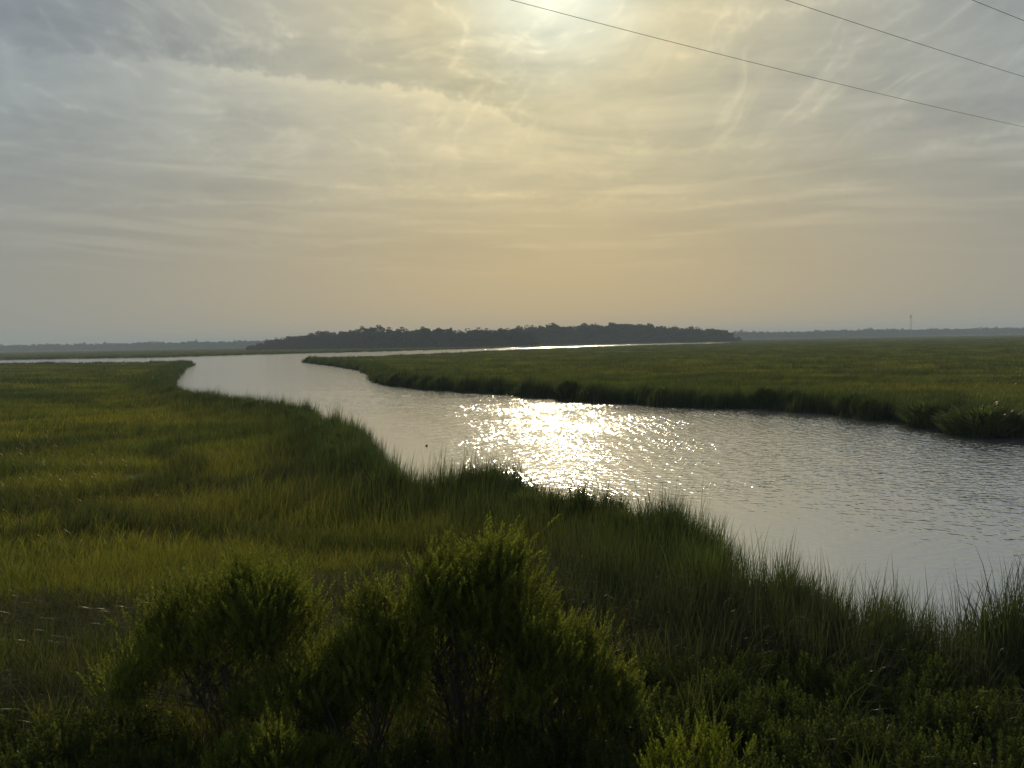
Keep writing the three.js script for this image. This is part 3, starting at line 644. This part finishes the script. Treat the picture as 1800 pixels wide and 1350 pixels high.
function shrub(seed, x, z, h, rx, rz, count, color, label, lobes = [[0, 0.66 * h, 0, 0.34 * h], [-0.5 * rx, 0.45 * h, 0.1, 0.3 * h], [0.5 * rx, 0.42 * h, -0.1, 0.3 * h]]) {
  const skew = 0;
  const r = rngOf(seed), g = groupAt('shrub', x, groundY(x, z), z), lists = shoots.map(() => []), twigs = [], stems = [];
  const nst = 6 + Math.floor(r() * 3);
  for (let i = 0; i < nst; i++) {
    const a = i / nst * 6.283 + r() * 0.6, q = 0.35 + 0.4 * r(), tip = V(Math.cos(a) * rx * q + skew * 0.6, h * (0.62 + 0.2 * r()), Math.sin(a) * rz * q), base = V(Math.cos(a) * 0.12, -0.1, Math.sin(a) * 0.12);
    stems.push([base, tip]); meshOf('stem', limb(base, tip, 0.03, 0.011, 6), BARK, g);
  }
  const wild = lobes.slice();
  for (let i = 0; i < lobes.length * 2; i++) {             // small side growths break the outline
    const [lx, ly, lz, lr] = lobes[i % lobes.length], a = r() * 6.283, u = 0.15 + 0.8 * r(), w = Math.sqrt(1 - u * u), k = lr * (0.9 + 0.3 * r());
    wild.push([lx + k * w * Math.cos(a), ly + k * u * 0.75, lz + k * w * Math.sin(a), lr * (0.22 + 0.25 * r())]);
  }
  lobes = wild;
  const up = V(0, 1, 0), ends = [], many = Math.round(count / 30);
  for (let i = 0; i < many; i++) {
    const [lx, ly, lz, lr] = lobes[Math.floor(Math.pow(r(), 1.5) * lobes.length)], a = r() * 6.283, u = -0.55 + 1.55 * r(), q = Math.cbrt(0.12 + 0.88 * r()) * (0.85 + 0.25 * r()), w = Math.sqrt(Math.max(0, 1 - u * u)), v = 1;
    const p = V(lx + lr * q * w * Math.cos(a), Math.max(0.15, (ly + lr * q * u - 0.1) * 0.95), lz + lr * q * w * Math.sin(a) * 0.9), [b, t] = stems[Math.floor(r() * nst)];
    ends.push({ p, a, q, v, k: 0.7 + 0.6 * r(), s: 0.5 + 0.8 * r() * r() + 0.2 });
    twigs.push(limb(b.clone().lerp(t, clamp((p.y / h) * 0.7, 0.1, 0.95)), p, 0.011, 0.004, 4));
  }
  for (let i = 0; i < count; i++) {
    const c = ends[Math.floor(r() * many)], gs = () => (r() + r() + r() - 1.5) * 0.46 * c.s * Math.min(1, h / 2.6), X = c.p.x + gs() * 0.8, Y = Math.max(0.05, c.p.y + gs() * 0.95 + 0.06), Z = c.p.z + gs() * 0.8;
    const out = V(Math.cos(c.a) * c.q * 0.3 + (X - c.p.x) * 1.1 + 0.05, 1, Math.sin(c.a) * c.q * 0.3 + (Z - c.p.z) * 1.1).add(V(r() - 0.5, 0, r() - 0.5).multiplyScalar(0.5)).normalize();
    const quat = new THREE.Quaternion().setFromUnitVectors(up, out).multiply(new THREE.Quaternion().setFromAxisAngle(up, r() * 6.283)), k = c.k * (0.85 + 0.3 * r()), sz = 0.75 + 0.5 * r();
    lists[i % 4].push({ x: X, y: Y, z: Z, q: quat, sx: sz, c: [color[0] * k, color[1] * k, color[2] * k] });
  }
  const tw = meshOf('twigs', mergeGeometries(twigs), BARK, g); tw.userData.kind = 'stuff';
  lists.forEach((l, v) => placeAll('foliage', shoots[v], LEAF, l, g));
  return tag(g, label, 'shrub');
}
const LIME = [0.15, 0.185, 0.018], BOTTLE = [0.14, 0.168, 0.024];
shrub(1, -4.75, -12.4, 2.7, 1.9, 1.2, 3700, BOTTLE, 'broad feathery green shrub at the lower left with bare stems showing', [[0.35, 2.35, 0, 0.62], [0.95, 2.1, 0.1, 0.6], [-0.45, 2.05, 0.1, 0.6], [-1.15, 1.65, 0, 0.6], [-1.7, 1.05, 0.1, 0.6], [0.1, 1.3, -0.3, 0.9], [1.3, 1.2, 0.1, 0.6]]);
const mainShrub = shrub(2, -0.88, -12, 3.1, 1.5, 1.2, 4700, BOTTLE, 'tallest feathery green shrub in the foreground at the centre', [[0.2, 2.65, 0, 0.62], [-0.4, 2.55, 0.1, 0.5], [0.65, 2.4, -0.1, 0.5], [-0.95, 1.95, 0.1, 0.6], [0.75, 1.6, 0.1, 0.6], [0, 1.5, -0.2, 0.95], [-0.9, 1.0, 0.1, 0.75], [0.5, 0.7, 0.2, 0.7]]);
shrub(3, 0.5, -11.6, 2.1, 1.0, 0.8, 1900, BOTTLE, 'low leafy shrub leaning out to the right of the tallest shrub', [[-0.1, 1.75, 0, 0.55], [0.45, 1.45, 0.1, 0.5], [0.7, 0.95, 0, 0.45], [0, 0.9, 0.1, 0.7]]);
shrub(4, -2.45, -11.3, 2.0, 1.3, 0.9, 2200, BOTTLE, 'lower bright-tipped shrub between the left shrub and the tallest shrub', [[0.35, 1.7, 0, 0.6], [-0.35, 1.5, 0.1, 0.55], [-0.9, 1.05, 0, 0.55], [0.2, 0.8, 0.1, 0.7]]);
shrub(5, 1.86, -8.7, 1.8, 0.4, 0.35, 420, LIME, 'small yellow-green shrub tip poking up at the bottom edge, right of centre');
shrub(6, -3.2, -10.0, 1.3, 1.2, 0.8, 1700, BOTTLE, 'low dark shrub at the bottom edge between the two large shrubs');
{
  const leaf = new THREE.BufferGeometry();
  leaf.setAttribute('position', new THREE.Float32BufferAttribute([0, -0.05, 0, 0.022, 0, 0.012, 0.004, 0.055, 0, -0.02, 0.005, 0.01], 3));
  leaf.setIndex([0, 1, 2, 0, 2, 3]); leaf.computeVertexNormals();
  const m = meshOf('yellow_leaf', leaf, new THREE.MeshPhysicalMaterial({ color: new THREE.Color().setRGB(0.5, 0.38, 0.02), roughness: 0.95, transmission: 0.45, thickness: 0, side: THREE.DoubleSide }), mainShrub);
  m.position.set(0.53 + 0.88, 1.99 - mainShrub.position.y, -10.45 + 12); m.rotation.set(-0.3, 0.3, -0.6);
  m.userData.label = 'single yellow leaf hanging low on the shrub';
}

// ------------------------------------------------------------------ low leafy herbs on the foot of the embankment
{
  const r = rngOf(1212), vs = [0, 1, 2].map((k) => leafyShoot(700 + k, { n: 22, len: 0.42, leaf: 0.085, wide: 0.034, spread: 1.05 }));
  const beds = [['ground_cover', 'low dark leafy plants covering the ground at the lower right', -1.5, 14, 1], ['ground_cover', 'low dark leafy plants covering the ground at the bottom left corner', -14, -1.5, -1]];
  for (const [name, label, x0, x1] of beds) {
    const root = groupAt(name), lists = [[], [], []];
    for (let i = 0; i < 21000; i++) {
      const x = mix(x0, x1, r()), z = mix(-15, -3, r()), tall = r(), tint = r(), k = 0.75 + 0.5 * r(), pick = r(), rot = r(), tilt = r();
      if (!herbSpot(x, z) || Math.abs(x) > -z * 0.85 + 1) continue;
      const bump = 0.75 + 0.35 * noiseB(x * 0.8, z * 0.9) + 0.25 * noiseC(x * 2, z * 2);
      const c = blend3([0.048, 0.07, 0.014], [0.085, 0.105, 0.018], tint * tint);
      for (const lift of [0.0, 0.28]) lists[Math.floor(pick * 3)].push({ x: x + lift * (rot - 0.5) * 0.3, y: groundY(x, z) + lift * bump + 0.02, z, rx: (tilt - 0.5) * 0.6, ry: rot * 6.28, rz: (tall - 0.5) * 0.6, sx: (0.75 + 0.4 * tall) * bump, c: [c[0] * k, c[1] * k, c[2] * k] });
    }
    lists.forEach((l, v) => placeAll('leafy_stems', vs[v], LEAF, l, root));
    tag(root, label, 'ground cover', null, 'stuff');
  }
}

// ------------------------------------------------------------------ two thin stalks above the near bank
[[7.42, -18.0, 2.15, 'left one of two thin bare stalks standing above the near bank reeds'], [7.62, -18.0, 2.05, 'right one of two thin bare stalks standing above the near bank reeds']].forEach(([x, z, h, label]) => {
  const o = meshOf('bare_stalk', limb(V(0, 0, 0), V(-0.05, h, 0), 0.008, 0.004, 5), BARK, scene);
  o.position.set(x, groundY(x, z), z); tag(o, label, 'stalk', 'bare stalks on the near bank');
});

// ------------------------------------------------------------------ bit of driftwood afloat in the calm bay
{
  const g = new THREE.IcosahedronGeometry(0.075, 2), p = g.attributes.position;
  for (let i = 0; i < p.count; i++) { const k = 1 + 0.3 * noiseA(p.getX(i) * 14, p.getY(i) * 14 + p.getZ(i) * 9); p.setXYZ(i, p.getX(i) * k * 1.15, p.getY(i) * k * 0.8, p.getZ(i) * k * 0.8); }
  g.computeVertexNormals();
  const stub = limb(V(0.03, 0, 0), V(0.09, 0.07, 0.02), 0.022, 0.014);
  const o = meshOf('driftwood', mergeGeometries([g, stub.toNonIndexed()].map((q) => { q.deleteAttribute('uv'); return q; })), BARK, scene);
  o.position.set(-5.87, 0.03, -51.9); tag(o, 'tiny dark speck of driftwood floating on the calm water left of the glitter', 'driftwood');
}

// ------------------------------------------------------------------ three overhead wires
{
  const wireMat = new THREE.MeshStandardMaterial({ color: new THREE.Color().setRGB(0.2, 0.19, 0.18), roughness: 0.6 });
  const dir = V(Math.sin(60.3 * D2R), 0, -Math.cos(60.3 * D2R));
  [[0.02, -13.88, 'lowest and longest of the three overhead wires crossing the sky'], [4.94, -14.07, 'middle one of the three overhead wires at the upper right'], [8.37, -14.21, 'short overhead wire cutting the top right corner']].forEach(([x, z, label]) => {
    const pts = [];
    for (let t = -60; t <= 90; t += 3) pts.push(V(x + dir.x * t, 13 + 0.0009 * (t - 14) * (t - 14) - 0.0009 * 196 + 0.02, z + dir.z * t));
    const o = meshOf('overhead_wire', new THREE.TubeGeometry(new THREE.CatmullRomCurve3(pts), 120, 0.0052, 6), wireMat, scene);
    tag(o, label, 'wire', 'overhead wires');
  });
}

renderer.render(scene, camera);
